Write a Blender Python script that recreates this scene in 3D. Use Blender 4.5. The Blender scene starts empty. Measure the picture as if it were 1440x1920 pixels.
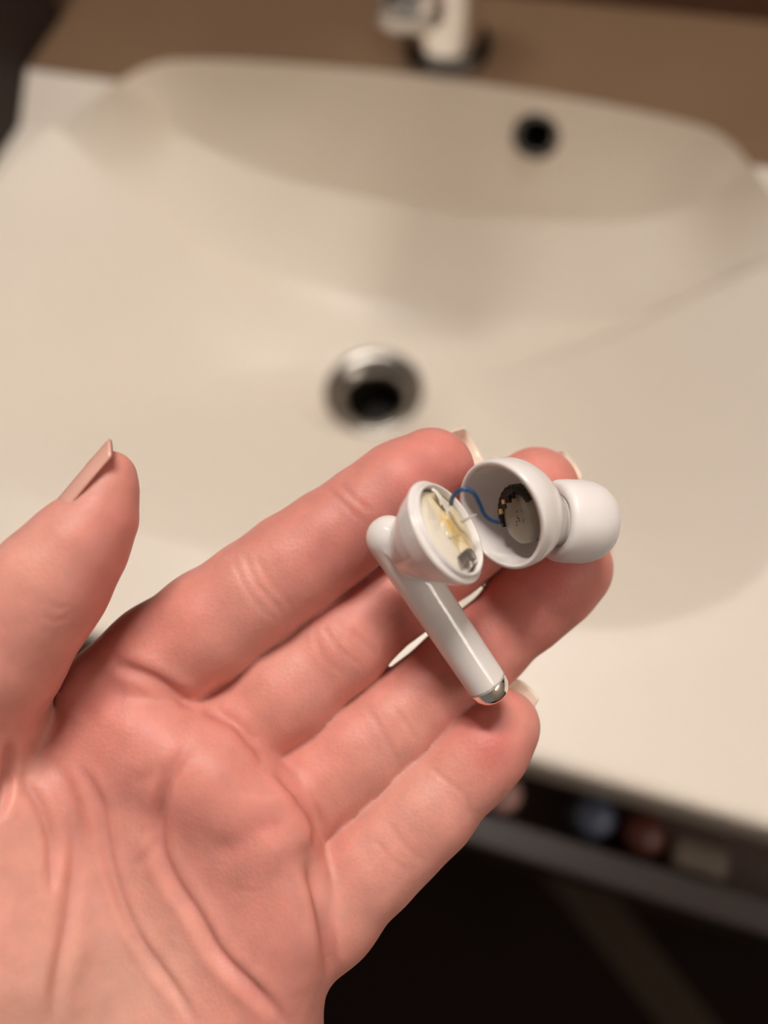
import bpy, math, random
import numpy as np
from mathutils import Vector, Matrix

random.seed(4); rng = np.random.default_rng(4)
scene = bpy.context.scene
COL = scene.collection

# ------------------------------------------------------------------ camera
# World: X along the back wall, Y towards the wall, Z up, counter top at z = 0.
F = 1441.0                                   # focal length in pixels of a 1440x1920 frame
CAM_H = 0.36                                 # lens height above the counter
_X = np.array([.957, .223, -.185]); _X /= np.linalg.norm(_X)
_U = np.array([-.078, -.415, -.906]); _U -= _X * (_X @ _U); _U /= np.linalg.norm(_U)
_Y = np.cross(_U, _X)
CM2W = np.stack([_X, _Y, _U])                # camera axes (right, down, forward) -> world
CAMPOS = np.array([0, 0, CAM_H])
cam_d = bpy.data.cameras.new('camera'); cam = bpy.data.objects.new('camera', cam_d); COL.objects.link(cam)
cam_d.sensor_fit = 'VERTICAL'; cam_d.sensor_height = 36; cam_d.lens = F / 1920 * 36
cam_d.clip_start = .005; cam_d.clip_end = 30
_r, _d, _f = CM2W[:, 0], CM2W[:, 1], CM2W[:, 2]
cam.matrix_world = Matrix(((_r[0], -_d[0], -_f[0], 0), (_r[1], -_d[1], -_f[1], 0),
                           (_r[2], -_d[2], -_f[2], CAM_H), (0, 0, 0, 1)))
cam_d.dof.use_dof = True; cam_d.dof.focus_distance = .123; cam_d.dof.aperture_fstop = 27.0 / 4.2
scene.camera = cam

# ------------------------------------------------------------------ world, exposure
wd = bpy.data.worlds.new('room_ambience'); scene.world = wd; wd.use_nodes = True
wd.node_tree.nodes['Background'].inputs[0].default_value = (1.0, .89, .80, 1)
wd.node_tree.nodes['Background'].inputs[1].default_value = .165
vs = scene.view_settings
vs.view_transform = 'Standard'; vs.look = 'None'; vs.gamma = 1; vs.use_curve_mapping = False
vs.exposure = -0.1
LAMP_STRENGTH = 82.0
LAMP2_STRENGTH = 9.0
LAMP2_Z = .95

# ------------------------------------------------------------------ helpers
def lin(r, g, b):
    f = lambda c: c / 12.92 if c <= .04045 else ((c + .055) / 1.055) ** 2.4
    return (f(r / 255), f(g / 255), f(b / 255), 1)

def W(p):
    """camera-frame centimetres (right, down, forward) -> world metres"""
    return (np.asarray(p, float) * .01) @ CM2W.T + CAMPOS

def P(u, v, d):
    """pixel and distance along the axis in cm -> camera-frame centimetres"""
    return np.array([(u - 720) / F * d, (v - 960) / F * d, d])

def pm(name, color, rough=.5, metallic=0., sss=0., sss_r=(1, .3, .2), sss_s=.003, bump=0., bscale=100., var=0., vscale=20.,
       coat=0., spec=.5, trans=0.):
    m = bpy.data.materials.new(name); m.use_nodes = True
    nt = m.node_tree; b = nt.nodes['Principled BSDF']
    b.inputs['Base Color'].default_value = color; b.inputs['Roughness'].default_value = rough
    b.inputs['Metallic'].default_value = metallic
    b.inputs['Specular IOR Level'].default_value = spec
    b.inputs['Coat Weight'].default_value = coat; b.inputs['Coat Roughness'].default_value = .08
    b.inputs['Transmission Weight'].default_value = trans
    if sss:
        b.inputs['Subsurface Weight'].default_value = sss
        b.inputs['Subsurface Radius'].default_value = sss_r; b.inputs['Subsurface Scale'].default_value = sss_s
    if bump or var:
        tc = nt.nodes.new('ShaderNodeTexCoord')
    if bump:
        n = nt.nodes.new('ShaderNodeTexNoise'); n.inputs['Scale'].default_value = bscale; n.inputs['Detail'].default_value = 4
        bp = nt.nodes.new('ShaderNodeBump'); bp.inputs['Strength'].default_value = bump; bp.inputs['Distance'].default_value = .0004
        nt.links.new(tc.outputs['Object'], n.inputs['Vector']); nt.links.new(n.outputs['Fac'], bp.inputs['Height'])
        nt.links.new(bp.outputs['Normal'], b.inputs['Normal'])
    if var:
        n = nt.nodes.new('ShaderNodeTexNoise'); n.inputs['Scale'].default_value = vscale; n.inputs['Detail'].default_value = 5
        mx = nt.nodes.new('ShaderNodeMix'); mx.data_type = 'RGBA'
        mx.inputs[6].default_value = tuple(c * (1 - var) for c in color[:3]) + (1,)
        mx.inputs[7].default_value = tuple(min(1, c * (1 + var)) for c in color[:3]) + (1,)
        nt.links.new(tc.outputs['Object'], n.inputs['Vector']); nt.links.new(n.outputs['Fac'], mx.inputs[0])
        nt.links.new(mx.outputs[2], b.inputs['Base Color'])
    return m

def mk(name, verts, faces, mat, parent=None, smooth=True, origin=None):
    """one mesh object from world-space vertices; a child keeps its thing's origin"""
    verts = np.asarray(verts, float)
    if parent is not None: o0 = np.array(parent['_o'])
    elif origin is not None: o0 = np.array(origin, float)
    else: o0 = np.array([verts[:, 0].mean(), verts[:, 1].mean(), verts[:, 2].min()])
    me = bpy.data.meshes.new(name)
    me.from_pydata((verts - o0).tolist(), [], [tuple(int(i) for i in f) for f in faces])
    me.update()
    if smooth: me.polygons.foreach_set('use_smooth', [True] * len(me.polygons))
    me.materials.append(mat)
    o = bpy.data.objects.new(name, me); COL.objects.link(o)
    if parent is not None: o.parent = parent
    else: o.location = o0
    o['_o'] = o0.tolist()
    return o

def empty(name, loc):
    o = bpy.data.objects.new(name, None); COL.objects.link(o); o.location = loc; o.empty_display_size = .02
    o['_o'] = list(map(float, loc)); return o

def tag(o, label, cat, group=None):
    o['label'] = label; o['category'] = cat
    if group: o['group'] = group
    return o

def basis(n):
    n = np.asarray(n, float); n = n / np.linalg.norm(n)
    a = np.array([0, 0, 1.]) if abs(n[2]) < .9 else np.array([1., 0, 0])
    x = np.cross(a, n); x /= np.linalg.norm(x)
    return x, np.cross(n, x), n

def lathe(c, axis, prof, seg=48, cap0=False, cap1=False):
    """profile [(s along axis, radius)] turned about the axis through c; units of c"""
    x, y, n = basis(axis); c = np.asarray(c, float)
    th = np.linspace(0, 2 * np.pi, seg, endpoint=False)
    V = [c + n * s + r * (np.cos(t) * x + np.sin(t) * y) for s, r in prof for t in th]
    Fc = []
    for i in range(len(prof) - 1):
        for j in range(seg):
            k = (j + 1) % seg
            Fc.append((i * seg + j, i * seg + k, (i + 1) * seg + k, (i + 1) * seg + j))
    if cap0: Fc.append(tuple(range(seg))[::-1])
    if cap1: Fc.append(tuple((len(prof) - 1) * seg + j for j in range(seg)))
    return np.array(V), Fc

def tube(pts, r, seg=10):
    pts = np.asarray(pts, float); n = len(pts)
    rr = np.full(n, r) if np.isscalar(r) else np.asarray(r, float)
    T = np.gradient(pts, axis=0); T /= np.linalg.norm(T, axis=1)[:, None]
    x, y, _ = basis(T[0]); V = []
    for i in range(n):
        x = x - T[i] * (x @ T[i]); x /= np.linalg.norm(x); y = np.cross(T[i], x)
        for j in range(seg):
            a = 2 * np.pi * j / seg; V.append(pts[i] + rr[i] * (np.cos(a) * x + np.sin(a) * y))
    Fc = [(i * seg + j, i * seg + (j + 1) % seg, (i + 1) * seg + (j + 1) % seg, (i + 1) * seg + j) for i in range(n - 1) for j in range(seg)]
    Fc += [tuple(range(seg))[::-1], tuple((n - 1) * seg + j for j in range(seg))]
    return np.array(V), Fc

def spline(pts, n):
    """Catmull-Rom through pts, n samples, roughly even"""
    p = np.asarray(pts, float); q = np.vstack([2 * p[0] - p[1], p, 2 * p[-1] - p[-2]])
    out = []
    for i in range(len(p) - 1):
        a, b, c, d = q[i:i + 4]
        for t in np.linspace(0, 1, 24, endpoint=False):
            out.append(.5 * (2 * b + (c - a) * t + (2 * a - 5 * b + 4 * c - d) * t * t + (3 * b - 3 * c + d - a) * t ** 3))
    out.append(p[-1]); out = np.array(out)
    s = np.r_[0, np.cumsum(np.linalg.norm(np.diff(out, axis=0), axis=1))]
    t = np.linspace(0, s[-1], n)
    return np.stack([np.interp(t, s, out[:, k]) for k in range(out.shape[1])], 1)

def box(x0, x1, y0, y1, z0, z1, bev=0.):
    """box with chamfered edges (24 verts) when bev > 0"""
    import bmesh
    bm = bmesh.new(); bmesh.ops.create_cube(bm, size=1)
    for v in bm.verts:
        v.co = ((x0 + x1) / 2 + v.co.x * (x1 - x0), (y0 + y1) / 2 + v.co.y * (y1 - y0), (z0 + z1) / 2 + v.co.z * (z1 - z0))
    if bev: bmesh.ops.bevel(bm, geom=list(bm.edges), offset=bev, segments=3, affect='EDGES', profile=.5)
    bm.verts.index_update()
    V = np.array([v.co[:] for v in bm.verts]); Fc = [tuple(v.index for v in f.verts) for f in bm.faces]
    bm.free(); return V, Fc

def join(*parts):
    V, Fc, n = [], [], 0
    for v, f in parts:
        V.append(v); Fc += [tuple(i + n for i in q) for q in f]; n += len(v)
    return np.vstack(V), Fc

# ------------------------------------------------------------------ distance fields -> mesh
def smin(a, b, k):
    h = np.clip(.5 + .5 * (b - a) / k, 0, 1)
    return b + (a - b) * h - k * h * (1 - h)

def seg_d(p, a, b, ra, rb):
    ab = b - a; t = np.clip(((p - a) @ ab) / (ab @ ab), 0, 1)
    return np.linalg.norm(p - (a + t[:, None] * ab), axis=1) - (ra + (rb - ra) * t)

def chain_d(p, pts, k):
    d = None
    for i in range(len(pts) - 1):
        e = seg_d(p, pts[i][0], pts[i + 1][0], pts[i][1], pts[i + 1][1])
        d = e if d is None else smin(d, e, k)
    return d

def surface(fn, lo, hi, h, bs=14):
    """surface nets over fn, evaluated only in blocks near the surface"""
    lo = np.asarray(lo, np.float32)
    n = np.ceil((np.asarray(hi) - lo) / h).astype(int) + 1
    n = ((n + bs - 1) // bs) * bs
    S = np.empty(n, np.float32)
    nb = n // bs
    bi = np.stack(np.meshgrid(*[np.arange(k) for k in nb], indexing='ij'), -1).reshape(-1, 3)
    cen = lo + (bi * bs + (bs - 1) / 2) * h
    dc = fn(cen.astype(np.float32))
    R = bs * h * .87 * 1.25
    loc = np.stack(np.meshgrid(*[np.arange(bs)] * 3, indexing='ij'), -1).reshape(-1, 3)
    live = []
    for b, d in zip(bi, dc):
        sl = tuple(slice(b[k] * bs, (b[k] + 1) * bs) for k in range(3))
        if abs(d) > R: S[sl] = d
        else: live.append((b, sl))
    for i in range(0, len(live), 60):
        ch = live[i:i + 60]
        pts = np.concatenate([lo + (loc + b * bs) * h for b, _ in ch]).astype(np.float32)
        v = fn(pts).astype(np.float32)
        for j, (b, sl) in enumerate(ch):
            S[sl] = v[j * bs ** 3:(j + 1) * bs ** 3].reshape(bs, bs, bs)
    neg = S < 0
    c = np.zeros(tuple(n - 1), np.int8)
    for dx in (0, 1):
        for dy in (0, 1):
            for dz in (0, 1):
                c += neg[dx:n[0] - 1 + dx, dy:n[1] - 1 + dy, dz:n[2] - 1 + dz]
    act = np.argwhere((c > 0) & (c < 8))
    idx = -np.ones(tuple(n - 1), np.int32); idx[tuple(act.T)] = np.arange(len(act))
    acc = np.zeros((len(act), 3)); cnt = np.zeros(len(act))
    cor = [(x, y, z) for x in (0, 1) for y in (0, 1) for z in (0, 1)]
    for a in cor:
        for b in cor:
            if sum(abs(a[k] - b[k]) for k in range(3)) == 1 and a < b:
                sa = S[tuple((act + a).T)]; sb = S[tuple((act + b).T)]
                m = (sa < 0) != (sb < 0)
                t = np.where(m, sa / np.where(m, sa - sb, 1), 0)
                acc[m] += (np.array(a) + t[:, None] * (np.array(b) - np.array(a)))[m]; cnt[m] += 1
    V = lo + (act + acc / cnt[:, None]) * h
    Q = []
    for ax in range(3):
        o1, o2 = (ax + 1) % 3, (ax + 2) % 3
        sh = [slice(None)] * 3; sh2 = [slice(None)] * 3
        sh[ax] = slice(0, n[ax] - 1); sh2[ax] = slice(1, n[ax])
        A = neg[tuple(sh)]; B = neg[tuple(sh2)]
        e = np.argwhere(A != B)
        e = e[(e[:, o1] > 0) & (e[:, o2] > 0) & (e[:, o1] < n[o1] - 1) & (e[:, o2] < n[o2] - 1)]
        fl = A[tuple(e.T)]
        u = np.zeros(3, int); u[o1] = 1; w = np.zeros(3, int); w[o2] = 1
        q = np.stack([idx[tuple((e - u - w).T)], idx[tuple((e - w).T)], idx[tuple(e.T)], idx[tuple((e - u).T)]], 1)
        q[~fl] = q[~fl][:, ::-1]
        Q.append(q)
    return V, np.vstack(Q)

def relax(V, Q, it, lam=.5):
    e = np.vstack([Q[:, [0, 1]], Q[:, [1, 2]], Q[:, [2, 3]], Q[:, [3, 0]]])
    n = len(V); deg = np.bincount(e[:, 0], minlength=n) + np.bincount(e[:, 1], minlength=n)
    for _ in range(it):
        for l in (lam, -lam * 1.03):
            s = np.stack([np.bincount(e[:, 0], V[e[:, 1], k], n) + np.bincount(e[:, 1], V[e[:, 0], k], n) for k in range(3)], 1)
            V = V + l * (s / deg[:, None] - V)
    return V

def normals(V, Q):
    fnm = np.cross(V[Q[:, 2]] - V[Q[:, 0]], V[Q[:, 3]] - V[Q[:, 1]])
    N = np.stack([sum(np.bincount(Q[:, j], fnm[:, k], len(V)) for j in range(4)) for k in range(3)], 1)
    return N / np.maximum(np.linalg.norm(N, axis=1), 1e-12)[:, None]

def mk_big(name, V, Q, mat, origin=None, parent=None):
    o0 = np.array(parent['_o']) if parent is not None else np.array(origin, float)
    me = bpy.data.meshes.new(name); V = V - o0
    me.vertices.add(len(V)); me.vertices.foreach_set('co', V.astype(np.float32).ravel())
    me.loops.add(Q.size); me.loops.foreach_set('vertex_index', Q.astype(np.int32).ravel())
    me.polygons.add(len(Q)); me.polygons.foreach_set('loop_start', np.arange(0, Q.size, 4, dtype=np.int32))
    me.polygons.foreach_set('use_smooth', np.ones(len(Q), bool))
    me.update(calc_edges=True); me.materials.append(mat)
    o = bpy.data.objects.new(name, me); COL.objects.link(o)
    if parent is not None: o.parent = parent
    else: o.location = o0
    o['_o'] = o0.tolist(); return o

# ------------------------------------------------------------------ materials
M_cer = pm('white_ceramic', lin(237, 226, 211), .42, var=.03, vscale=6)
M_ledge = pm('brown_stone', lin(128, 101, 76), .45, var=.12, vscale=9)
M_wall = pm('red_brown_wall', lin(104, 70, 54), .6, var=.1, vscale=7, bump=.2, bscale=60)
M_floor = pm('dark_floor', lin(34, 20, 17), .7, spec=.12, var=.25, vscale=5)
M_plank = pm('brown_plank', lin(70, 52, 36), .8, var=.2, vscale=18)
M_dark = pm('dark_wood', lin(40, 26, 20), .65, var=.25, vscale=14)
M_dark2 = pm('brown_wood', lin(110, 84, 70), .5, var=.2, vscale=14)
M_gloss = pm('dark_lacquer', lin(46, 36, 32), .3, var=.1, vscale=10)
M_chrome = pm('chrome', (.85, .83, .8, 1), .22, 1.0, bump=.02, bscale=40)
M_brush = pm('brushed_metal', (.55, .52, .48, 1), .28, 1.0, bump=.05, bscale=90)
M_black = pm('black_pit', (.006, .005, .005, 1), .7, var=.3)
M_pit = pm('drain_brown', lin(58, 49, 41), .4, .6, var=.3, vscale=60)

# ------------------------------------------------------------------ setting
WALL_Y = .541
def struct(o): o['kind'] = 'structure'; return o
struct(mk('wall_back', *box(-1.3, 1.3, WALL_Y, WALL_Y + .1, -.85, 1.7), M_wall, smooth=False))
fl = struct(mk('floor', *box(-1.3, 1.3, -1.4, WALL_Y, -.95, -.85), M_floor, smooth=False))

# ------------------------------------------------------------------ sink (white ceramic top with a basin)
CX = -.13
half = lambda L: [(-u, *r) for u, *r in L][:-1] + [(u, *r) for u, *r in L][::-1]
A_ = half([(.207, .409, .020), (.194, .4265, .020), (.171, .438, .020), (.10, .447, .020), (0, .451, .020)])
B_ = half([(.207, .409, .020), (.183, .424, -.030), (.13, .428, -.058), (.06, .436, -.076), (0, .438, -.080)])
C_ = half([(.2505, .381, 0), (.232, .371, -.021), (.199, .368, -.054), (.160, .371, -.083), (.119, .375, -.106), (.06, .380, -.122), (0, .383, -.128)])
D_ = half([(.2505, .381, 0), (.268, .33, 0), (.273, .275, 0), (.264, .215, 0), (.244, .169, 0), (.2245, .1447, 0), (.191, .1240, 0), (.150, .114, 0), (.08, .109, 0), (0, .108, 0)])
NA = 121
cA, cB, cC = (spline(k, NA) for k in (A_, B_, C_))
cD = spline(D_, 201)
for k in (cA, cB, cC, cD): k[:, 0] += CX
SINK_X0, SINK_X1, FRONT_Y = -.409, .62, .05
DR = np.array([CX - .007, .3025, -.134])
R_DR = .0375
V, Fc = [], []
def grid(rows):
    n0 = sum(len(v) for v in V); m = len(rows[0])
    for r in rows: V.append(np.asarray(r))
    for i in range(len(rows) - 1):
        for j in range(m - 1):
            Fc.append((n0 + i * m + j, n0 + i * m + j + 1, n0 + (i + 1) * m + j + 1, n0 + (i + 1) * m + j))
# rear wall of the scoop, slightly concave, with the overflow hole cut through it
OV = np.array([-.0525, .441, -.010])
rows = []
for t in np.linspace(0, 1, 41):
    r = cA + (cB - cA) * t
    r[:, 1] += .006 * np.sin(np.pi * t) * np.clip(np.abs(cA[:, 1] - cB[:, 1]) / .04, 0, 1)
    rows.append(r)
mid = np.array([r[np.argmin(np.abs(r[:, 0] - OV[0]))] for r in rows])
k = np.argmin(np.abs(mid[:, 2] - OV[2])); OV = mid[k]
tdir = mid[min(k + 1, 40)] - mid[k - 1]; OVN = np.cross(np.array([1., 0, 0]), tdir); OVN /= np.linalg.norm(OVN)
if OVN[1] > 0: OVN = -OVN
grid(rows)
allv = np.vstack(V)
Fc = [f for f in Fc if np.linalg.norm(allv[list(f)].mean(0) - OV) > .0125]
# band under it
rows = []
for t in np.linspace(0, 1, 15):
    r = cB + (cC - cB) * t; r[:, 2] -= .004 * np.sin(np.pi * t) * np.clip(-cC[:, 2] / .04, 0, 1); rows.append(r)
grid(rows)
# floor of the basin: closed loop C (rear) + D (sides, front) drawn in to the drain
loop = np.vstack([cC, cD[::-1][1:-1]])
ang = np.arctan2(loop[:, 1] - DR[1], loop[:, 0] - DR[0])
ring = np.stack([DR[0] + R_DR * np.cos(ang), DR[1] + R_DR * np.sin(ang), np.full(len(ang), DR[2])], 1)
rows = []
for t in np.linspace(0, 1, 33):
    r = loop + (ring - loop) * t
    dist = np.full(len(r), 9.)
    for i_ in range(len(cD) - 1):
        ab = (cD[i_ + 1] - cD[i_])[:2]; tt_ = np.clip(((r[:, :2] - cD[i_, :2]) @ ab) / (ab @ ab), 0, 1)
        dist = np.minimum(dist, np.linalg.norm(r[:, :2] - (cD[i_, :2] + tt_[:, None] * ab), axis=1))
    zf = DR[2] + .006 * (np.hypot(r[:, 0] - DR[0], r[:, 1] - DR[1]) / .2) ** 2
    z = -smin(-zf, .80 * dist, .06)
    if t == 0: gap = loop[:, 2] - z
    r[:, 2] = z + gap * (1 - t) ** 3
    if t > .9: r[:, 2] += (DR[2] - r[:, 2]) * (t - .9) / .1
    rows.append(np.vstack([r, r[:1]]))
grid(rows)
# flat top around it, rounded front edge, apron
outer = cD.copy()
rows = []
def rect_point(p):
    d = p[:2] - np.array([CX, .25]); s = []
    if d[0] < 0: s.append((SINK_X0 - CX) / d[0])
    if d[0] > 0: s.append((SINK_X1 - CX) / d[0])
    if d[1] < 0: s.append((FRONT_Y + .006 - .25) / d[1])
    t = min(x for x in s if x > 0)
    return np.array([CX + d[0] * t, .25 + d[1] * t, 0])
front = [np.array([x, FRONT_Y + .006, 0]) for x in np.linspace(SINK_X0, SINK_X1, 161)]
left = [np.array([SINK_X0, y, 0]) for y in np.linspace(.376, FRONT_Y + .006, 21)][:-1]
right = [np.array([SINK_X1, y, 0]) for y in np.linspace(FRONT_Y + .006, .376, 21)][1:]
edge = np.array(left + front + right); 
se = np.linspace(0, 1, len(edge)); 
# pair the rim with the edge by angle so that the quads stay even
ea = np.unwrap(np.arctan2(edge[:, 1] - .3, edge[:, 0] - CX)); oa = np.unwrap(np.arctan2(outer[:, 1] - .3, outer[:, 0] - CX))
if ea[0] < 0: ea += 2 * np.pi
if oa[0] < 0: oa += 2 * np.pi
tt = np.clip((oa - oa[0]) / (oa[-1] - oa[0]), 0, 1) * (ea[-1] - ea[0]) + ea[0]
pe = np.stack([np.interp(tt, ea, edge[:, j]) for j in range(3)], 1)
# rounded lip: rim rolls a little before it turns flat
n_out = pe - outer; n_out /= np.linalg.norm(n_out, axis=1)[:, None] + 1e-9
rows = [outer, outer + n_out * .003 + [0, 0, .0006]] + [outer + (pe - outer) * t for t in (.35, .7, 1)]
rows = [np.array(r) for r in rows]
grid(rows)
for x0, x1 in ((SINK_X0, SINK_X1),):
    rr = []
    for a in np.linspace(0, 90, 6):
        a = math.radians(a); y = FRONT_Y + .006 - .006 * math.sin(a); z = -.006 + .006 * math.cos(a)
        rr.append(np.array([[x, y, z] for x in np.linspace(x0, x1, 30)]))
    rr.append(np.array([[x, FRONT_Y, -.05] for x in np.linspace(x0, x1, 30)]))
    rr.append(np.array([[x, FRONT_Y + .03, -.05] for x in np.linspace(x0, x1, 30)]))
    grid(rr)
# low upstand at both sides of the scoop
for s in (-1, 1):
    xe = SINK_X0 if s < 0 else SINK_X1
    cc = cC[0] if s < 0 else cC[-1]; ca = cA[0] if s < 0 else cA[-1]
    grid([np.array([[xe, .376, 0], cc]), np.array([[xe, .409, .020], ca])])
sink_root = tag(empty('sink', (CX, .25, -.12)), 'white ceramic washbasin with scooped back wall behind the hand', 'sink')
basin = mk('basin', np.vstack(V), Fc, M_cer, sink_root)
basin['label'] = 'cream white ceramic basin and flat surround'
# drain
pr = [(-.0035, .0388), (.0008, .0382), (.0018, .0362), (.0015, .033), (-.0008, .0285), (-.0048, .0235), (-.009, .0205), (-.03, .0195)]
dr = mk('drain', *lathe(DR, (0, 0, 1), pr, 64), pm('drain_chrome', (.34, .32, .29, 1), .22, 1.0, bump=.02), sink_root); dr['label'] = 'chrome drain fitting in the basin floor'
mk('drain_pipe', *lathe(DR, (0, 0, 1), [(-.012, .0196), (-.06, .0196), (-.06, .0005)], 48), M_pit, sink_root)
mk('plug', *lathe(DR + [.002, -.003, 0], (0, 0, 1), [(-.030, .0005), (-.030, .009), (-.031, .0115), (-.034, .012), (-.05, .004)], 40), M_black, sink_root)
# overflow
mk('overflow_ring', *lathe(OV + OVN * .0005, OVN, [(-.003, .0162), (.0008, .0158), (.0016, .0145), (.0010, .0125), (-.004, .0118), (-.012, .0116)], 48), pm('overflow_metal', (.10, .09, .08, 1), .35, .8, var=.1), sink_root)
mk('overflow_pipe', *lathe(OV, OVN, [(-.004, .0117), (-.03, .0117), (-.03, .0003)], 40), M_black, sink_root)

# ------------------------------------------------------------------ brown ledge behind the basin
top = cA.copy(); back = top.copy(); back[:, 1] = WALL_Y
top = np.vstack([[[SINK_X0, .4095, .020]], top + [0, .0005, 0], [[SINK_X1, .4095, .020]]])
back = top.copy(); back[:, 1] = WALL_Y - .0005
low = top + [0, .002, -.008]; lowb = back + [0, 0, -.008]
V, Fc = [], []
grid([lowb, low, top, back, lowb])
lg = mk('rear_ledge', np.vstack(V), Fc, M_ledge, smooth=False)
tag(lg, 'brown stone ledge between the basin and the wall, under the faucet', 'ledge')

# ------------------------------------------------------------------ faucet
fx, fy, fz = -.123, .479, .020
fa = tag(empty('faucet', (fx, fy, fz)), 'chrome mixer faucet standing on the brown ledge', 'faucet')
mk('base_ring', *lathe((fx, fy, fz), (0, 0, 1), [(0, .029), (.004, .029), (.007, .027), (.008, .020)], 48), pm('dark_chrome', (.13, .115, .10, 1), .25, 1.0, var=.1), fa)
mk('body', *lathe((fx, fy, fz), (0, 0, 1), [(.006, .0225), (.02, .022), (.10, .023), (.135, .0245), (.150, .024), (.158, .016), (.159, .0005)], 48), M_chrome, fa)
sp = spline([(fx, fy, fz + .085), (fx, fy - .03, fz + .100), (fx, fy - .060, fz + .100), (fx, fy - .076, fz + .090), (fx, fy - .080, fz + .078)], 30)
mk('spout', *tube(sp, np.linspace(.021, .0175, 30), 24), M_chrome, fa)
mk('aerator', *lathe(sp[-1], sp[-1] - sp[-3], [(-.002, .0185), (.006, .0185), (.007, .016), (.004, .0155), (.004, .0005)], 32), M_brush, fa)
lv = spline([(fx, fy, fz + .155), (fx, fy + .004, fz + .168), (fx, fy - .02, fz + .18), (fx, fy - .07, fz + .195)], 16)
mk('lever', *tube(lv, np.linspace(.010, .006, 16), 16), M_chrome, fa)

# ------------------------------------------------------------------ tall dark cabinet and filler at the left
sc_ = tag(empty('side_cabinet', (-.58, .33, -.85)), 'dark brown tall cabinet at the left end of the sink', 'cabinet')
mk('body', *box(-.75, -.415, .06, .470, -.85, .60, .003), M_dark, sc_, smooth=False)
mk('side_panel', *box(-.4152, -.4105, .065, .468, -.84, .595, .001), M_dark, sc_, smooth=False)
struct(mk('trim_1', *box(-.75, -.4095, .471, WALL_Y, -.85, .9, .001), M_dark2, smooth=False))

# ------------------------------------------------------------------ vanity cabinet with a drawer ajar
vc = tag(empty('vanity_cabinet', (-.03, .2, -.85)), 'dark lacquered vanity cabinet under the white sink', 'cabinet')
mk('body', *join(box(-.405, .60, .075, .535, -.85, -.40), box(-.405, -.39, .075, .535, -.40, -.14), box(.58, .60, .075, .535, -.40, -.14),
                 box(-.405, .60, .515, .535, -.40, -.14)), M_gloss, vc, smooth=False)
mk('drawer_front', *box(-.35, .30, .012, .028, -.26, -.068, .002), M_gloss, vc, smooth=False)
mk('drawer_tray', *join(box(-.34, .29, .028, .125, -.135, -.125), box(-.34, -.33, .028, .125, -.125, -.09), box(.28, .29, .028, .125, -.125, -.09), box(-.33, .28, .117, .125, -.125, -.09)), M_dark2, vc, smooth=False)
mk('door', *box(-.40, .095, .058, .075, -.83, -.27, .002), M_gloss, vc, smooth=False)
mk('door', *box(.10, .59, .058, .075, -.83, -.27, .002), M_gloss, vc, smooth=False)
def jar(name, x, y, ztop, r, h, cap, col, capcol, label):
    t = tag(empty(name, (x, y, ztop - h)), label, 'bottle', 'toiletries in the open drawer')
    z = ztop - h
    mk('bottle_body', *lathe((x, y, z), (0, 0, 1), [(0, .0005), (0, r * .9), (.002, r), (h - cap - .006, r), (h - cap - .001, r * .75), (h - cap, r * .7)], 28), pm(name + '_body', col, .35, var=.08), t)
    mk('bottle_cap', *lathe((x, y, z), (0, 0, 1), [(h - cap, r * .86), (h - .003, r * .86), (h, r * .74), (h + .0005, .0005)], 28), pm(name + '_cap', capcol, .35, var=.08), t)
jar('blue_cap_bottle', .066, .043, -.072, .012, .053, .02, lin(120, 125, 140), lin(96, 106, 128), 'small bottle with a blue grey cap in the dark drawer')
jar('red_bottle', .093, .042, -.079, .0125, .046, .02, lin(120, 62, 50), lin(112, 62, 52), 'small reddish brown bottle in the dark drawer')
jar('pink_bottle', .018, .041, -.066, .011, .059, .025, lin(190, 140, 130), lin(205, 160, 150), 'small pale pink bottle in the drawer beside the little finger')
so = tag(mk('soap_box', *box(.106, .134, .030, .046, -.125, -.076, .004), pm('beige_card', lin(128, 114, 98), .6, var=.1), smooth=False), 'beige box standing at the front of the dark drawer', 'box')

# floor strip
def fpt(u, v, z):
    d = np.array([u - 720, v - 960, F]); t = (CAM_H - z) / -(d @ _U); return CM2W @ (d * t) + CAMPOS
q = [fpt(u, v, -.846) for u, v in ((985, 1600), (1090, 1600), (1400, 1990), (1290, 1990))]
V = np.array([p for p in q] + [p - [0, 0, .0035] for p in q])
mk('plank', V, [(0, 1, 2, 3), (4, 7, 6, 5), (0, 4, 5, 1), (1, 5, 6, 2), (2, 6, 7, 3), (3, 7, 4, 0)], M_plank, fl, smooth=False)

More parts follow.
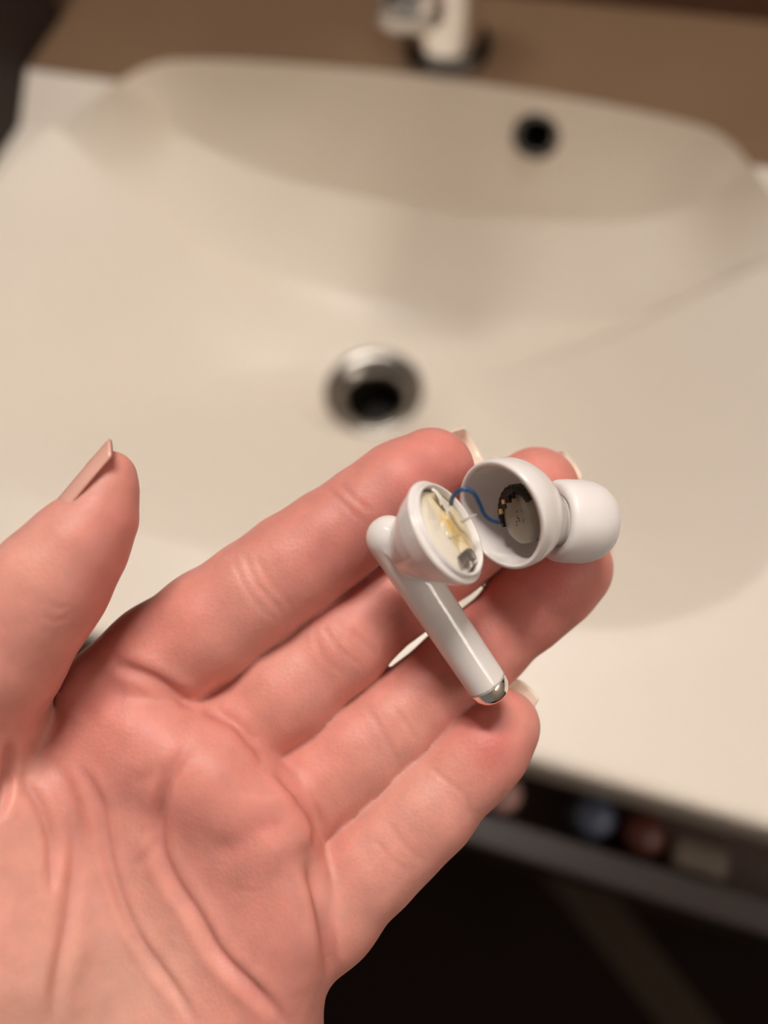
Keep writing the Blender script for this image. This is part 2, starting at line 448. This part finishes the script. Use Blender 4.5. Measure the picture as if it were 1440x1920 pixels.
# ------------------------------------------------------------------ lamps: two tubes over the sink, two tubes on the ceiling
def tube_lamp(name, label, c, ext, dirs, plate_off, strength):
    """two parallel lamp tubes with holders on a chrome backplate"""
    c = np.array(c, float); root = tag(empty(name, c), label, 'lamp')
    m = bpy.data.materials.new(name + '_glow'); m.use_nodes = True
    b_ = m.node_tree.nodes['Principled BSDF']; b_.inputs['Base Color'].default_value = (.9, .88, .85, 1)
    b_.inputs['Emission Color'].default_value = (1.0, .94, .88, 1); b_.inputs['Emission Strength'].default_value = strength
    ax, sep = np.array(ext, float), np.array(dirs, float); po = np.array(plate_off, float)
    lo_ = np.minimum.reduce([c - ax - sep, c + ax + sep]) - .02; hi_ = np.maximum.reduce([c - ax - sep, c + ax + sep]) + .02
    k = int(np.argmax(np.abs(po)))
    pl_lo, pl_hi = lo_.copy(), hi_.copy(); pl_lo[k] = c[k] + po[k] - .008; pl_hi[k] = c[k] + po[k] + .008
    mk('backplate', *box(pl_lo[0], pl_hi[0], pl_lo[1], pl_hi[1], pl_lo[2], pl_hi[2], .003), M_chrome, root, smooth=False)
    for sg in (-1, 1):
        mk('lamp_tube', *tube([c + sep * sg - ax, c + sep * sg, c + sep * sg + ax], .034, 20), m, root)
        for e in (-1, 1):
            p = c + sep * sg + ax * e
            a_, b2 = np.minimum(p, p + po), np.maximum(p, p + po)
            mk('lamp_holder', *box(a_[0] - .014, b2[0] + .014, a_[1] - .014, b2[1] + .014, a_[2] - .014, b2[2] + .014, .003), M_chrome, root, smooth=False)
tube_lamp('wall_lamp', 'two tube chrome lamp on the wall above the sink', (-.19, .492, 1.30), (.26, 0, 0), (0, 0, .052), (0, .036, 0), LAMP_STRENGTH)
struct(mk('wall_left', *box(-1.3, -1.2, -1.4, WALL_Y, -.85, 1.7), pm('brown_wall', lin(150, 125, 105), .7, var=.05, vscale=5), smooth=False))
struct(mk('wall_right', *box(1.10, 1.2, -1.4, WALL_Y, -.85, 1.7), pm('cream_wall', lin(205, 190, 170), .7, var=.05, vscale=5), smooth=False))
tube_lamp('side_lamp', 'two tube lamp on the right wall', (1.02, -.10, LAMP2_Z), (0, .36, 0), (0, 0, .06), (.06, 0, 0), LAMP2_STRENGTH)

# ================================================================== hand
def ch(L):                                   # (u, v, d, radius in px at that depth)
    return [(P(u, v, d).astype(np.float32), r * d / F) for u, v, d, r in L]
index_f = ch([(215, 1305, 13.1, 104), (303, 1236, 13.15, 105), (395, 1172, 13.1, 103), (478, 1112, 13.1, 97), (550, 1060, 13.15, 96), (618, 1012, 13.2, 91), (690, 962, 13.25, 88), (752, 918, 13.3, 88), (808, 884, 13.4, 82)])
middle_f = ch([(330, 1460, 13.2, 95), (440, 1378, 13.3, 95), (540, 1295, 13.3, 94), (637, 1211, 13.45, 87), (754, 1117, 13.7, 74), (840, 1042, 13.85, 77), (893, 998, 13.9, 77), (960, 950, 14.0, 82), (1005, 918, 14.1, 80)])
ring_f = ch([(440, 1590, 13.1, 92), (548, 1512, 13.25, 93), (610, 1460, 13.25, 91), (673, 1408, 13.3, 88), (736, 1355, 13.4, 84), (801, 1305, 13.5, 78), (856, 1257, 13.6, 78), (911, 1211, 13.7, 76), (987, 1138, 13.8, 79), (1030, 1095, 13.9, 84), (1063, 1064, 13.95, 84)])
pinky_f = ch([(510, 1800, 12.9, 104), (612, 1706, 12.9, 99), (700, 1611, 12.95, 92), (752, 1562, 13.0, 88), (803, 1514, 13.0, 86), (880, 1436, 13.05, 77), (915, 1398, 13.1, 75), (943, 1361, 13.15, 69)])
thumb_f = ch([(-150, 1480, 12.6, 165), (-75, 1330, 12.0, 140), (-5, 1222, 11.7, 124), (60, 1140, 11.6, 107), (100, 1085, 11.6, 103), (154, 1014, 11.65, 85), (190, 965, 11.7, 61), (204, 913, 11.75, 47), (208, 888, 11.8, 42)])
palm = [ch([(235, 1330, 13.0, 108), (200, 1450, 13.0, 120), (60, 2200, 13.2, 210)]),
        ch([(375, 1425, 12.75, 100), (320, 1560, 12.9, 110), (150, 2250, 13.2, 220)]),
        ch([(480, 1528, 12.6, 100), (400, 1680, 12.9, 110), (250, 2250, 13.2, 220)]),
        ch([(518, 1660, 12.6, 100), (500, 1770, 12.6, 120), (415, 2000, 12.7, 185), (260, 2400, 13.2, 220)]),
        ch([(-20, 1560, 12.3, 150), (20, 1760, 12.3, 200), (60, 2100, 12.7, 230)])]
# wrist and forearm carry on below the picture
arm = [(P(150, 2250, 13.3).astype(np.float32), 2.0), (P(60, 2500, 13.6).astype(np.float32), 2.0),
       (P(-200, 2950, 14.2).astype(np.float32), 2.5), (P(-420, 3350, 14.8).astype(np.float32), 3.0)]
pads = [(400, 1465, 12.15, 62), (505, 1560, 12.1, 55), (280, 1400, 12.35, 60), (535, 1710, 12.1, 60)]

def hand_d(p):
    pl = None
    for i, c in enumerate(palm):
        d = chain_d(p, c, .3); pl = d if pl is None else smin(pl, d, .7)
    for u, v, d, r in pads:
        pl = smin(pl, np.linalg.norm(p - P(u, v, d).astype(np.float32), axis=1) - r * d / F, .75)
    pl = smin(pl, chain_d(p, arm, .8), 1.0)
    out = smin(pl, chain_d(p, thumb_f, .25), .45)
    fs = [smin(pl, chain_d(p, c, .22), .16) for c in (index_f, middle_f, ring_f, pinky_f)]
    f = fs[0]
    for g in fs[1:]: f = smin(f, g, .045)
    return smin(out, f, .03)

HV, HQ = surface(hand_d, (-16.5, -1.7, 9.6), (4.9, 22.5, 18.2), .05)
HV = relax(HV, HQ, 3)
HN = normals(HV, HQ)

# creases and folds: pushed into (or out of) the surface along its normal
pu = HV[:, 0] / HV[:, 2] * F + 720; pv = HV[:, 1] / HV[:, 2] * F + 960
view = -HV / np.linalg.norm(HV, axis=1)[:, None]
facing = np.clip((np.einsum('ij,ij->i', HN, view) - .05) / .25, 0, 1)
PX = np.stack([pu, pv], 1)
def pl_dist(L):
    L = spline(np.array(L, float), max(12, len(L) * 8)) if len(L) > 2 else np.array(L, float)
    lo, hi = L.min(0) - 60, L.max(0) + 60
    m = np.where((PX > lo).all(1) & (PX < hi).all(1) & (facing > 0))[0]
    q = PX[m]; best = np.full(len(m), 1e9); tp = np.zeros(len(m))
    for i in range(len(L) - 1):
        ab = L[i + 1] - L[i]; t = np.clip(((q - L[i]) @ ab) / (ab @ ab), 0, 1)
        d = np.linalg.norm(q - (L[i] + t[:, None] * ab), axis=1)
        b = d < best; best[b] = d[b]; tp[b] = (i + t[b]) / (len(L) - 1)
    return m, best, tp
disp = np.zeros(len(HV)); red = np.zeros(len(HV))
def crease(L, w, dep, taper=True, lips=.35):
    m, d, t = pl_dist(L)
    e = np.clip(np.minimum(t, 1 - t) * 6, 0, 1) if taper else 1.
    g = np.exp(-(d / w) ** 2); g2 = np.exp(-((d - 2.2 * w) / (1.3 * w)) ** 2)
    disp[m] += e * (-dep * g + lips * dep * g2) * facing[m]
    red[m] += .45 * e * g * facing[m] * min(1, dep / .05)
def lump(u, v, r, dep):
    d = np.hypot(pu - u, pv - v); disp[:] += dep * np.exp(-(d / r) ** 2) * facing
# palm lines
crease([(140, 1425), (185, 1500), (200, 1590), (225, 1680), (260, 1760), (330, 1860), (375, 1930)], 9, .075)
crease([(365, 1385), (330, 1430), (305, 1490), (300, 1580), (325, 1650), (370, 1720), (410, 1790), (470, 1850), (520, 1900), (550, 1940)], 11, .10)
crease([(90, 1415), (125, 1470), (143, 1550), (140, 1620), (125, 1740), (105, 1850), (100, 1930)], 13, .055)
crease([(35, 1450), (75, 1515), (95, 1580), (96, 1680)], 9, .05)
crease([(22, 1380), (14, 1440), (6, 1490), (-6, 1540)], 10, .10)
crease([(400, 1605), (450, 1580), (500, 1550), (545, 1560)], 27, .06)
crease([(245, 1300), (180, 1310), (150, 1350)], 26, .04)
crease([(250, 1470), (290, 1450), (310, 1430)], 14, .02)
crease([(255, 1630), (280, 1600), (296, 1575)], 10, .02)
# finger roots
crease([(205, 1240), (280, 1270), (330, 1300), (372, 1330)], 11, .085)
crease([(378, 1330), (430, 1352), (470, 1390), (500, 1432)], 10, .06)
crease([(512, 1440), (560, 1490), (592, 1540), (590, 1595)], 10, .09)
crease([(576, 1610), (596, 1680), (612, 1760), (624, 1840)], 11, .11)
lump(440, 1372, 22, .03); lump(476, 1410, 18, .03); lump(570, 1572, 24, .04); lump(530, 1492, 22, .03)
# joints
J = [((435, 1035), (450, 1080), (480, 1130), (522, 1168)), ((480, 1040), (505, 1090), (535, 1122), (552, 1150)), ((455, 1030), (478, 1090), (505, 1120), (535, 1160)),
     ((608, 910), (650, 950), (688, 985)), ((635, 905), (665, 935), (700, 962)),
     ((588, 1180), (605, 1230), (650, 1268)), ((620, 1145), (650, 1175), (712, 1232)), ((600, 1165), (635, 1215), (680, 1250)),
     ((690, 1330), (718, 1375), (750, 1432)), ((733, 1320), (760, 1355), (785, 1392)),
     ((700, 1570), (733, 1612), (768, 1636)), ((722, 1538), (764, 1589), (802, 1622)),
     ((795, 1430), (842, 1468), (873, 1495), (880, 1540)), ((760, 1085), (790, 1120), (815, 1160)), ((880, 1170), (905, 1215), (925, 1250))]
for L in J: crease(L, 4.5, .016, lips=.15)
for i in range(7):                            # side of the thumb
    crease([(150 + 3 * i, 935 + 9 * i), (178 + 4 * i, 930 + 10 * i), (205 + 3 * i, 938 + 11 * i)], 3.2, .006)
crease([(90, 1128), (110, 1140), (130, 1136)], 4, .012); crease([(75, 1150), (100, 1165), (128, 1158)], 4, .012)
# soft unevenness
ph = rng.uniform(0, 6.28, (14, 3)); fr = rng.normal(0, 1.0, (14, 3))
noise = sum(np.sin(HV @ fr[i] * 1.6 + ph[i, 0]) for i in range(14)) / 14
disp += .014 * noise * facing
HV2 = HV + HN * disp[:, None]

# skin tone follows the skin itself: pinker pads and tips, yellower heel of the hand
def blob(u, v, r): return np.exp(-(((pu - u) ** 2 + (pv - v) ** 2) / r ** 2))
pink = .55 * noise + red * .75
for u, v, r, a in ((930, 1405, 60, 1.2), (885, 1335, 60, .5), (820, 860, 110, .55), (1020, 900, 90, .8), (1080, 1080, 120, .6), (640, 960, 120, .25), (760, 1140, 150, .45),
                   (960, 1130, 120, .5), (390, 1140, 60, .3), (250, 1350, 110, .45), (430, 1440, 120, .35), (530, 1520, 80, .4), (230, 1000, 90, .45), (190, 1130, 80, .55), (500, 1700, 120, .35)):
    pink += a * blob(u, v, r)
for u, v, r, a in ((60, 1880, 230, .8), (250, 1850, 160, .5), (780, 1490, 90, .45), (640, 1690, 90, .35), (40, 1600, 120, .35), (60, 1060, 90, .3), (450, 1080, 60, .2)):
    pink -= a * blob(u, v, r)
t = np.clip(.42 + .38 * pink, 0, 1)[:, None]
c0 = np.array(lin(222, 168, 152)[:3]); c1 = np.array(lin(208, 114, 107)[:3])
skin_c = (c0 + (c1 - c0) * t) * .94

M_skin = bpy.data.materials.new('skin'); M_skin.use_nodes = True
nt = M_skin.node_tree; b = nt.nodes['Principled BSDF']
at = nt.nodes.new('ShaderNodeAttribute'); at.attribute_name = 'skin_tone'
tc = nt.nodes.new('ShaderNodeTexCoord')
nz = nt.nodes.new('ShaderNodeTexNoise'); nz.inputs['Scale'].default_value = 260; nz.inputs['Detail'].default_value = 6
mm = nt.nodes.new('ShaderNodeMix'); mm.data_type = 'RGBA'; mm.blend_type = 'MULTIPLY'; mm.inputs[0].default_value = .5
rp = nt.nodes.new('ShaderNodeMapRange'); rp.inputs[1].default_value = .3; rp.inputs[2].default_value = .7; rp.inputs[3].default_value = .82; rp.inputs[4].default_value = 1.1
nt.links.new(tc.outputs['Object'], nz.inputs['Vector']); nt.links.new(nz.outputs['Fac'], rp.inputs[0])
nt.links.new(at.outputs['Color'], mm.inputs[6]); nt.links.new(rp.outputs[0], mm.inputs[7]); nt.links.new(mm.outputs[2], b.inputs['Base Color'])
vo = nt.nodes.new('ShaderNodeTexVoronoi'); vo.inputs['Scale'].default_value = 1500
nf = nt.nodes.new('ShaderNodeTexNoise'); nf.inputs['Scale'].default_value = 500; nf.inputs['Detail'].default_value = 4
ad = nt.nodes.new('ShaderNodeMath'); ad.operation = 'ADD'
bp = nt.nodes.new('ShaderNodeBump'); bp.inputs['Strength'].default_value = .2; bp.inputs['Distance'].default_value = .0002
for k in (vo, nf): nt.links.new(tc.outputs['Object'], k.inputs['Vector'])
nt.links.new(vo.outputs['Distance'], ad.inputs[0]); nt.links.new(nf.outputs['Fac'], ad.inputs[1])
nt.links.new(ad.outputs[0], bp.inputs['Height']); nt.links.new(bp.outputs['Normal'], b.inputs['Normal'])
b.inputs['Roughness'].default_value = .5; b.inputs['Specular IOR Level'].default_value = .35
b.inputs['Subsurface Weight'].default_value = .55; b.inputs['Subsurface Radius'].default_value = (1, .28, .16); b.inputs['Subsurface Scale'].default_value = .0035

hand = mk_big('hand', W(HV2), HQ, M_skin, origin=W(P(300, 1600, 13.5)))
tag(hand, 'open left hand, palm up with long bare nails, carrying the opened earbud', 'hand')
ca = hand.data.attributes.new('skin_tone', 'FLOAT_COLOR', 'POINT')
ca.data.foreach_set('color', np.c_[skin_c, np.ones(len(skin_c))].astype(np.float32).ravel())

M_nail = pm('nail', lin(232, 214, 194), .25, var=.05, vscale=300)
M_nail_t = pm('thumb_nail', lin(214, 163, 148), .25, var=.08, vscale=200)
def nail(chain, n, half_w, s0, s1, mat, r0=1.0, r1=.62, rounder=.12):
    C, r = np.array(chain[-1][0], float), chain[-1][1]
    a = C - np.array(chain[-2][0], float); a /= np.linalg.norm(a)
    n = np.array(n, float); n -= a * (a @ n); n /= np.linalg.norm(n); l = np.cross(a, n)
    rows = []
    NS, NQ = 22, 21
    outV = []
    for layer in (0, 1):
        for i in range(NS):
            for j in range(NQ):
                q = -1 + 2 * j / (NQ - 1)
                e = s1 - rounder * abs(q) ** 2.5; s = s0 + (e - s0) * i / (NS - 1)
                R = (r0 + (r1 - r0) * (i / (NS - 1)) ** 1.6) * r - layer * .035
                th = q * math.asin(min(.95, half_w))
                outV.append(C + a * s * r + l * R * math.sin(th) + n * R * math.cos(th))
    Fq = []
    L = NS * NQ
    for i in range(NS - 1):
        for j in range(NQ - 1):
            k = i * NQ + j
            Fq.append((k, k + 1, k + NQ + 1, k + NQ)); Fq.append((L + k, L + k + NQ, L + k + NQ + 1, L + k + 1))
    bd = [j for j in range(NQ)] + [i * NQ + NQ - 1 for i in range(1, NS)] + [(NS - 1) * NQ + j for j in range(NQ - 2, -1, -1)] + [i * NQ for i in range(NS - 2, 0, -1)]
    for i in range(len(bd)):
        x, y = bd[i], bd[(i + 1) % len(bd)]; Fq.append((x, L + x, L + y, y))
    return mk('fingernail', W(np.array(outV)), Fq, mat, hand)
nail(index_f, (.0, -.05, 1), .80, -.7, 1.42, M_nail)['label'] = 'long bare nail of the index finger'
nail(middle_f, (.25, -.1, 1), .70, -.7, 1.42, M_nail)['label'] = 'nail of the middle finger'
nail(ring_f, (.2, .0, 1), .70, -.7, 1.45, M_nail)['label'] = 'nail of the ring finger'
nail(pinky_f, (.15, -.1, 1), .72, -.7, 1.32, M_nail)['label'] = 'long nail of the little finger'
nail([(P(152, 997, 11.65), .55), (P(205, 931, 11.7), .55)], (-.73, -.58, -.34), .72, -1.28, 1.28, M_nail_t, 1.03, .97, .30)['label'] = 'long pinkish nail of the thumb'

# ================================================================== earbud
M_wht = pm('white_plastic', lin(228, 222, 218), .08, sss=.15, sss_r=(1, .9, .85), sss_s=.0012, var=.015, vscale=200)
M_sil = pm('white_silicone', lin(228, 222, 219), .42, sss=.25, sss_r=(1, .9, .85), sss_s=.0012, var=.015, vscale=200)
M_in = pm('inner_plastic', lin(214, 203, 190), .45, var=.06, vscale=300)
M_cap = pm('mirror_chrome', (.86, .84, .80, 1), .05, 1.0, bump=.01)
# --- stem half
S0, S1 = P(729, 1009, 11.75), P(912, 1281, 12.2)
RC = P(838, 996, 11.2); RN = np.array([.74, -.46, -.50]); RN /= np.linalg.norm(RN)
def cone_d(p, c, axis, prof):
    """solid of revolution from straight profile pieces, approximate distance"""
    q = p - c.astype(np.float32); s = q @ axis.astype(np.float32)
    rr = np.sqrt(np.maximum((q * q).sum(1) - s * s, 0))
    ss = [a for a, _ in prof]; rs = [b_ for _, b_ in prof]
    R = np.interp(s, ss, rs)
    return np.maximum((rr - R) * .8, np.maximum(ss[0] - s, s - ss[-1]))
prof_o = [(-.90, .27), (-.78, .37), (-.57, .545), (-.33, .70), (-.14, .785), (-.06, .81), (0.0, .815)]
prof_i = [(-.55, .46), (-.35, .60), (-.12, .70), (.3, .72)]
u_ = (S1 - S0) / np.linalg.norm(S1 - S0)
def body_d(p):
    st = seg_d(p, S0.astype(np.float32), (S1 + u_ * .5).astype(np.float32), .352, .325)
    st = np.maximum(st, (p - S1.astype(np.float32)) @ u_.astype(np.float32))
    d = smin(st, cone_d(p, RC, RN, prof_o), .10)
    return np.maximum(d, -cone_d(p, RC, RN, prof_i))
lo = np.minimum.reduce([S0, S1, RC]) - 1.15; hi = np.maximum.reduce([S0, S1, RC]) + 1.15
EV, EQ = surface(body_d, lo, hi, .024)
EV = relax(EV, EQ, 4)
eb = tag(empty('earbud_stem_half', W(S1)), 'white earbud half with glossy stem and open bowl showing its battery', 'earbud')
mk_big('stem_and_bowl', W(EV), EQ, M_wht, parent=eb)
# stepped rim
V, Fq = lathe(RC, RN, [(-.10, .80), (-.06, .825), (-.015, .838), (.008, .83), (.018, .80), (.022, .765), (.045, .757), (.085, .752), (.098, .74), (.098, .715), (.085, .70), (0, .695), (-.12, .69)], 72)
mk('rim', W(V), Fq, M_wht, eb)
# chrome end cap
V, Fq = lathe(S1, u_, [(-.01, .322), (.012, .327), (.06, .325), (.145, .308), (.23, .265), (.29, .20), (.33, .115), (.342, .001)], 48)
mk('end_cap', W(V), Fq, M_cap, eb)
V, Fq = lathe(S1, u_, [(-.012, .326), (0, .3295), (.010, .327)], 48)
mk('seam_ring', W(V), Fq, pm('seam_grey', lin(170, 165, 160), .4, var=.05), eb)['label'] = 'thin grey seam above the chrome cap'

# battery pouch: crumpled cream wrap
bx, by, bn = basis(RN)
tx = np.array([.53, .85, 0]); tx -= RN * (RN @ tx); tx /= np.linalg.norm(tx); ty = np.cross(RN, tx)     # tx: down the long side of the opening
M_bat = pm('battery_wrap', lin(226, 214, 190), .4, sss=.2, sss_r=(1, .9, .7), sss_s=.001)
nt = M_bat.node_tree; b = nt.nodes['Principled BSDF']
av = nt.nodes.new('ShaderNodeAttribute'); av.attribute_name = 'stain'; nt.links.new(av.outputs['Color'], b.inputs['Base Color'])
NR, NT = 34, 96
BV, BC = [], []
pv_ = rng.uniform(-.62, .62, (30, 2)); ph_ = rng.uniform(-.04, .05, 30)
for i in range(NR + 1):
    rr = .665 * i / NR
    for j in range(NT):
        a = 2 * math.pi * j / NT; x, y = rr * math.cos(a), rr * math.sin(a)
        dd = np.hypot(pv_[:, 0] - x, pv_[:, 1] - y); o_ = np.argsort(dd)[:3]; w = 1 / (dd[o_] + .05)
        hgt = .075 * math.sqrt(max(0, 1 - (rr / .68) ** 2)) + float((ph_[o_] * w).sum() / w.sum()) * 1.2 * min(1, (1 - rr / .7) * 4) - .03
        BV.append(RC + tx * x + ty * y + RN * hgt)
        st = math.exp(-((x + .02) / .28) ** 2 - ((y - .06 + .2 * x) / .13) ** 2) + .5 * math.exp(-((x - .2) / .25) ** 2 - ((y - .24) / .12) ** 2)
        st *= .95 + .35 * math.sin(x * 31 + 2 * math.sin(y * 23)) * math.sin(y * 29 + 1)
        st = min(1, max(0, st))
        base = np.array(lin(233, 224, 207)[:3]); yel = np.array(lin(205, 165, 60)[:3]); warm = np.array(lin(226, 205, 158)[:3])
        k = min(1, max(0, .4 + y * 1.2 - x * .1)); c = base * (1 - .7 * k) + warm * .7 * k
        BC.append(np.r_[c * (1 - st * .9) + yel * st * .9, 1])
BF = [(i * NT + j, (i + 1) * NT + j, (i + 1) * NT + (j + 1) % NT, i * NT + (j + 1) % NT) for i in range(NR) for j in range(NT)]
bat = mk('battery', W(np.array(BV)), BF, M_bat, eb); bat['label'] = 'crumpled cream battery wrap with a yellow glue stain'
at = bat.data.attributes.new('stain', 'FLOAT_COLOR', 'POINT'); at.data.foreach_set('color', np.array(BC, np.float32).ravel())
# foil end of the battery
def patch(cx_, cy_, sx, sy, amp, lift, n=18, tilt=0.):
    Vp, Fp = [], []
    pp = rng.uniform(-1, 1, (16, 2)); hh = rng.uniform(-1, 1, 16)
    for lay in (0, 1):
        for i in range(n):
            for j in range(n):
                x, y = -1 + 2 * i / (n - 1), -1 + 2 * j / (n - 1)
                dd = np.hypot(pp[:, 0] - x, pp[:, 1] - y); k = np.argmin(dd)
                h_ = hh[k] * amp * (1 - .6 * dd[k]) + lift - tilt * x - .02 * (x * x + y * y) - lay * .012
                w = 1 - .18 * abs(x) ** 3
                Vp.append(RC + tx * (cx_ + x * sx) + ty * (cy_ + y * sy * w) + RN * h_)
    L = n * n
    for i in range(n - 1):
        for j in range(n - 1):
            k = i * n + j; Fp += [(k, k + n, k + n + 1, k + 1), (L + k, L + k + 1, L + k + n + 1, L + k + n)]
    bd = list(range(n)) + [i * n + n - 1 for i in range(1, n)] + [(n - 1) * n + j for j in range(n - 2, -1, -1)] + [i * n for i in range(n - 2, 0, -1)]
    for i in range(len(bd)):
        x, y = bd[i], bd[(i + 1) % len(bd)]; Fp.append((x, y, L + y, L + x))
    return W(np.array(Vp)), Fp
mk('foil', *patch(.50, -.02, .13, .30, .018, .085), pm('silver_foil', (.85, .84, .82, 1), .32, 1.0, bump=.3, bscale=900), eb, smooth=False)['label'] = 'crumpled silver foil'
mk('tape_flap', *patch(-.50, .12, .14, .035, .015, .14), pm('white_tape', lin(236, 230, 216), .45, sss=.2, sss_r=(1, .9, .8), sss_s=.001, var=.04), eb)
mk('tape_flap', *patch(-.40, .25, .20, .07, .02, .10), pm('white_tape_b', lin(232, 226, 212), .45, sss=.2, sss_r=(1, .9, .8), sss_s=.001, var=.04), eb)
# wires
w = spline([P(846, 945, 11.25), P(848, 934, 11.1), P(858, 922, 10.95), P(872, 917, 10.9), P(888, 925, 10.95), P(899, 945, 11.1), P(908, 965, 11.3), P(920, 976, 11.5), P(934, 980, 11.75)], 48)
mk('blue_wire', *tube(W(w), .00034, 10), pm('blue_wire', lin(16, 72, 120), .35, var=.08, vscale=400), eb)
w = spline([P(866, 978, 11.2), P(880, 971, 11.05), P(894, 964, 10.95)], 12)
mk('white_wire', *tube(W(w), np.linspace(.00022, .00009, 12), 8), pm('pale_wire', lin(205, 198, 195), .4, var=.05), eb)

# --- shell half with the ear tip
C0 = P(937, 967, 11.75); MN = np.array([-.77, .30, -.565]); MN /= np.linalg.norm(MN)
TB = P(1040, 976, 12.35); TE = np.array([.945, .04, .32]); TE /= np.linalg.norm(TE)
sh = tag(empty('earbud_shell_half', W(TB)), 'white round earbud shell with silicone ear tip, opening turned to the bowl', 'earbud')
prof = [(0, .868), (.04, .878), (.12, .88), (.25, .872), (.40, .84), (.55, .775), (.68, .69), (.80, .585), (.90, .49), (1.0, .42)]
def shell(off, tmax=1.0):
    V = []; SEG = 64
    L = .78
    for t, r in prof:
        if t > tmax: break
        bz = (1 - t) ** 2 * C0 + 2 * t * (1 - t) * (C0 - MN * .52) + t * t * TB
        nn = -MN * (1 - t) + TE * t; nn /= np.linalg.norm(nn)
        up = np.array([0, 1., .2]); xx = np.cross(up, nn); xx /= np.linalg.norm(xx); yy = np.cross(nn, xx)
        for j in range(SEG):
            a = 2 * math.pi * j / SEG
            V.append(bz + (r - off) * (math.cos(a) * xx + math.sin(a) * yy) + nn * (0 if off == 0 else -.0))
    n = len(V) // SEG
    return np.array(V), [(i * SEG + j, i * SEG + (j + 1) % SEG, (i + 1) * SEG + (j + 1) % SEG, (i + 1) * SEG + j) for i in range(n - 1) for j in range(SEG)], n
Vo, Fo, no = shell(0); Vi, Fi, ni = shell(.075)
Fs = Fo + [tuple(k + len(Vo) for k in f[::-1]) for f in Fi]
Fs += [(j, len(Vo) + j, len(Vo) + (j + 1) % 64, (j + 1) % 64) for j in range(64)]
Fs += [tuple(len(Vo) + (ni - 1) * 64 + j for j in range(64))]
mk('shell', W(np.vstack([Vo, Vi])), Fs, M_wht, sh)
V, Fq = lathe(TB, TE, [(-.25, .34), (.0, .42), (.16, .42), (.2, .36), (.8, .34)], 40)
mk('nozzle', W(V), Fq, M_wht, sh)
pt = [(.06, .40), (-.02, .50), (-.035, .58), (-.01, .635), (.05, .665), (.2, .678), (.45, .682), (.62, .66), (.76, .61), (.88, .52), (.96, .41), (1.0, .30), (1.0, .24), (.95, .22), (.7, .22)]
V, Fq = lathe(TB, TE, pt, 64)
mk('ear_tip', W(V), Fq, M_sil, sh)['label'] = 'white silicone ear tip'
# inside of the shell: driver membrane, black circuit edge, gold contacts
DC = C0 - MN * .40 + np.array([.06, .14, 0]); dn = np.array([-.82, .12, -.55]); dn /= np.linalg.norm(dn)
dx = np.array([.25, .95, 0]); dx -= dn * (dn @ dx); dx /= np.linalg.norm(dx); dy = np.cross(dn, dx)
def disc(c, rx, ry, prof2, seg=40, irr=0.):
    V = []; irn = 1 + irr * rng.normal(0, 1, seg)
    for s, k in prof2:
        for j in range(seg):
            a = 2 * math.pi * j / seg; V.append(c + dn * s + k * irn[j] * (rx * math.cos(a) * dx + ry * math.sin(a) * dy))
    n = len(prof2)
    Fq = [(i * seg + j, i * seg + (j + 1) % seg, (i + 1) * seg + (j + 1) % seg, (i + 1) * seg + j) for i in range(n - 1) for j in range(seg)]
    Fq.append(tuple((n - 1) * seg + j for j in range(seg)))
    return W(np.array(V)), Fq
M_mem = pm('grey_membrane', lin(158, 152, 138), .3, sss=.2, sss_r=(1, 1, .9), sss_s=.001, var=.12, vscale=500)
mk('driver_membrane', *disc(DC, .42, .35, [(-.1, 1.0), (.02, 1.0), (.06, .93), (.085, .75), (.095, .4), (.10, .05)]), M_mem, sh)
M_pcb = pm('black_circuit', lin(32, 26, 22), .4, var=.3, vscale=300, bump=.4, bscale=700)
V = []
seg = 40
a0, a1 = math.radians(120), math.radians(285)
for k, (s, f) in enumerate([(-.08, .96), (.10, .96), (.13, 1.04), (.13, 1.16), (.08, 1.24), (-.08, 1.24)]):
    for j in range(seg):
        a = a0 + (a1 - a0) * j / (seg - 1); wv = 1 + (f - 1) * (math.sin(math.pi * j / (seg - 1)) ** .6 * 1.25 + .05) + .03 * math.sin(j * 2.1)
        V.append(DC + dn * s + wv * (.40 * math.cos(a) * dx + .33 * math.sin(a) * dy))
Fq = [(i * seg + j, i * seg + j + 1, (i + 1) * seg + j + 1, (i + 1) * seg + j) for i in range(5) for j in range(seg - 1)]
mk('circuit_edge', W(np.array(V)), Fq, M_pcb, sh)
M_gold = pm('gold_contact', (.75, .50, .22, 1), .3, .9, var=.2, vscale=600)
def chip(u, v, d, s, mat, name):
    c = P(u, v, d)
    V, Fq = box(-s, s, -s * .7, s * .7, -s * .6, s * .6, s * .25)
    V = np.array([c + q[0] * dx + q[1] * dy + q[2] * dn for q in V])
    return mk(name, W(V), Fq, mat, sh, smooth=False)
cz = DC[2] - .15
for u, v, s in ((944, 941, .035), (939, 959, .04), (966, 938, .03)): chip(u, v, cz, s, M_gold, 'gold_contact')
for u, v, s in ((953, 936, .06), (961, 929, .05), (946, 949, .04)): chip(u, v, cz + .03, s, M_pcb, 'black_component')
for i in range(14):
    a, r = rng.uniform(-.6, .9), rng.uniform(.1, .85)
    c = DC + dn * (.10 - .03 * r * r) + r * (.34 * math.sin(a * 2) * dx + .27 * math.cos(a * 2.3) * dy)
    V, Fq = lathe(c, dn, [(-.02, .012), (.004, .012), (.008, .006), (.009, .0005)], 8)
    mk('glue_speck', W(V), Fq, M_pcb, sh)

for o in bpy.data.objects:
    if '_o' in o.keys(): del o['_o']
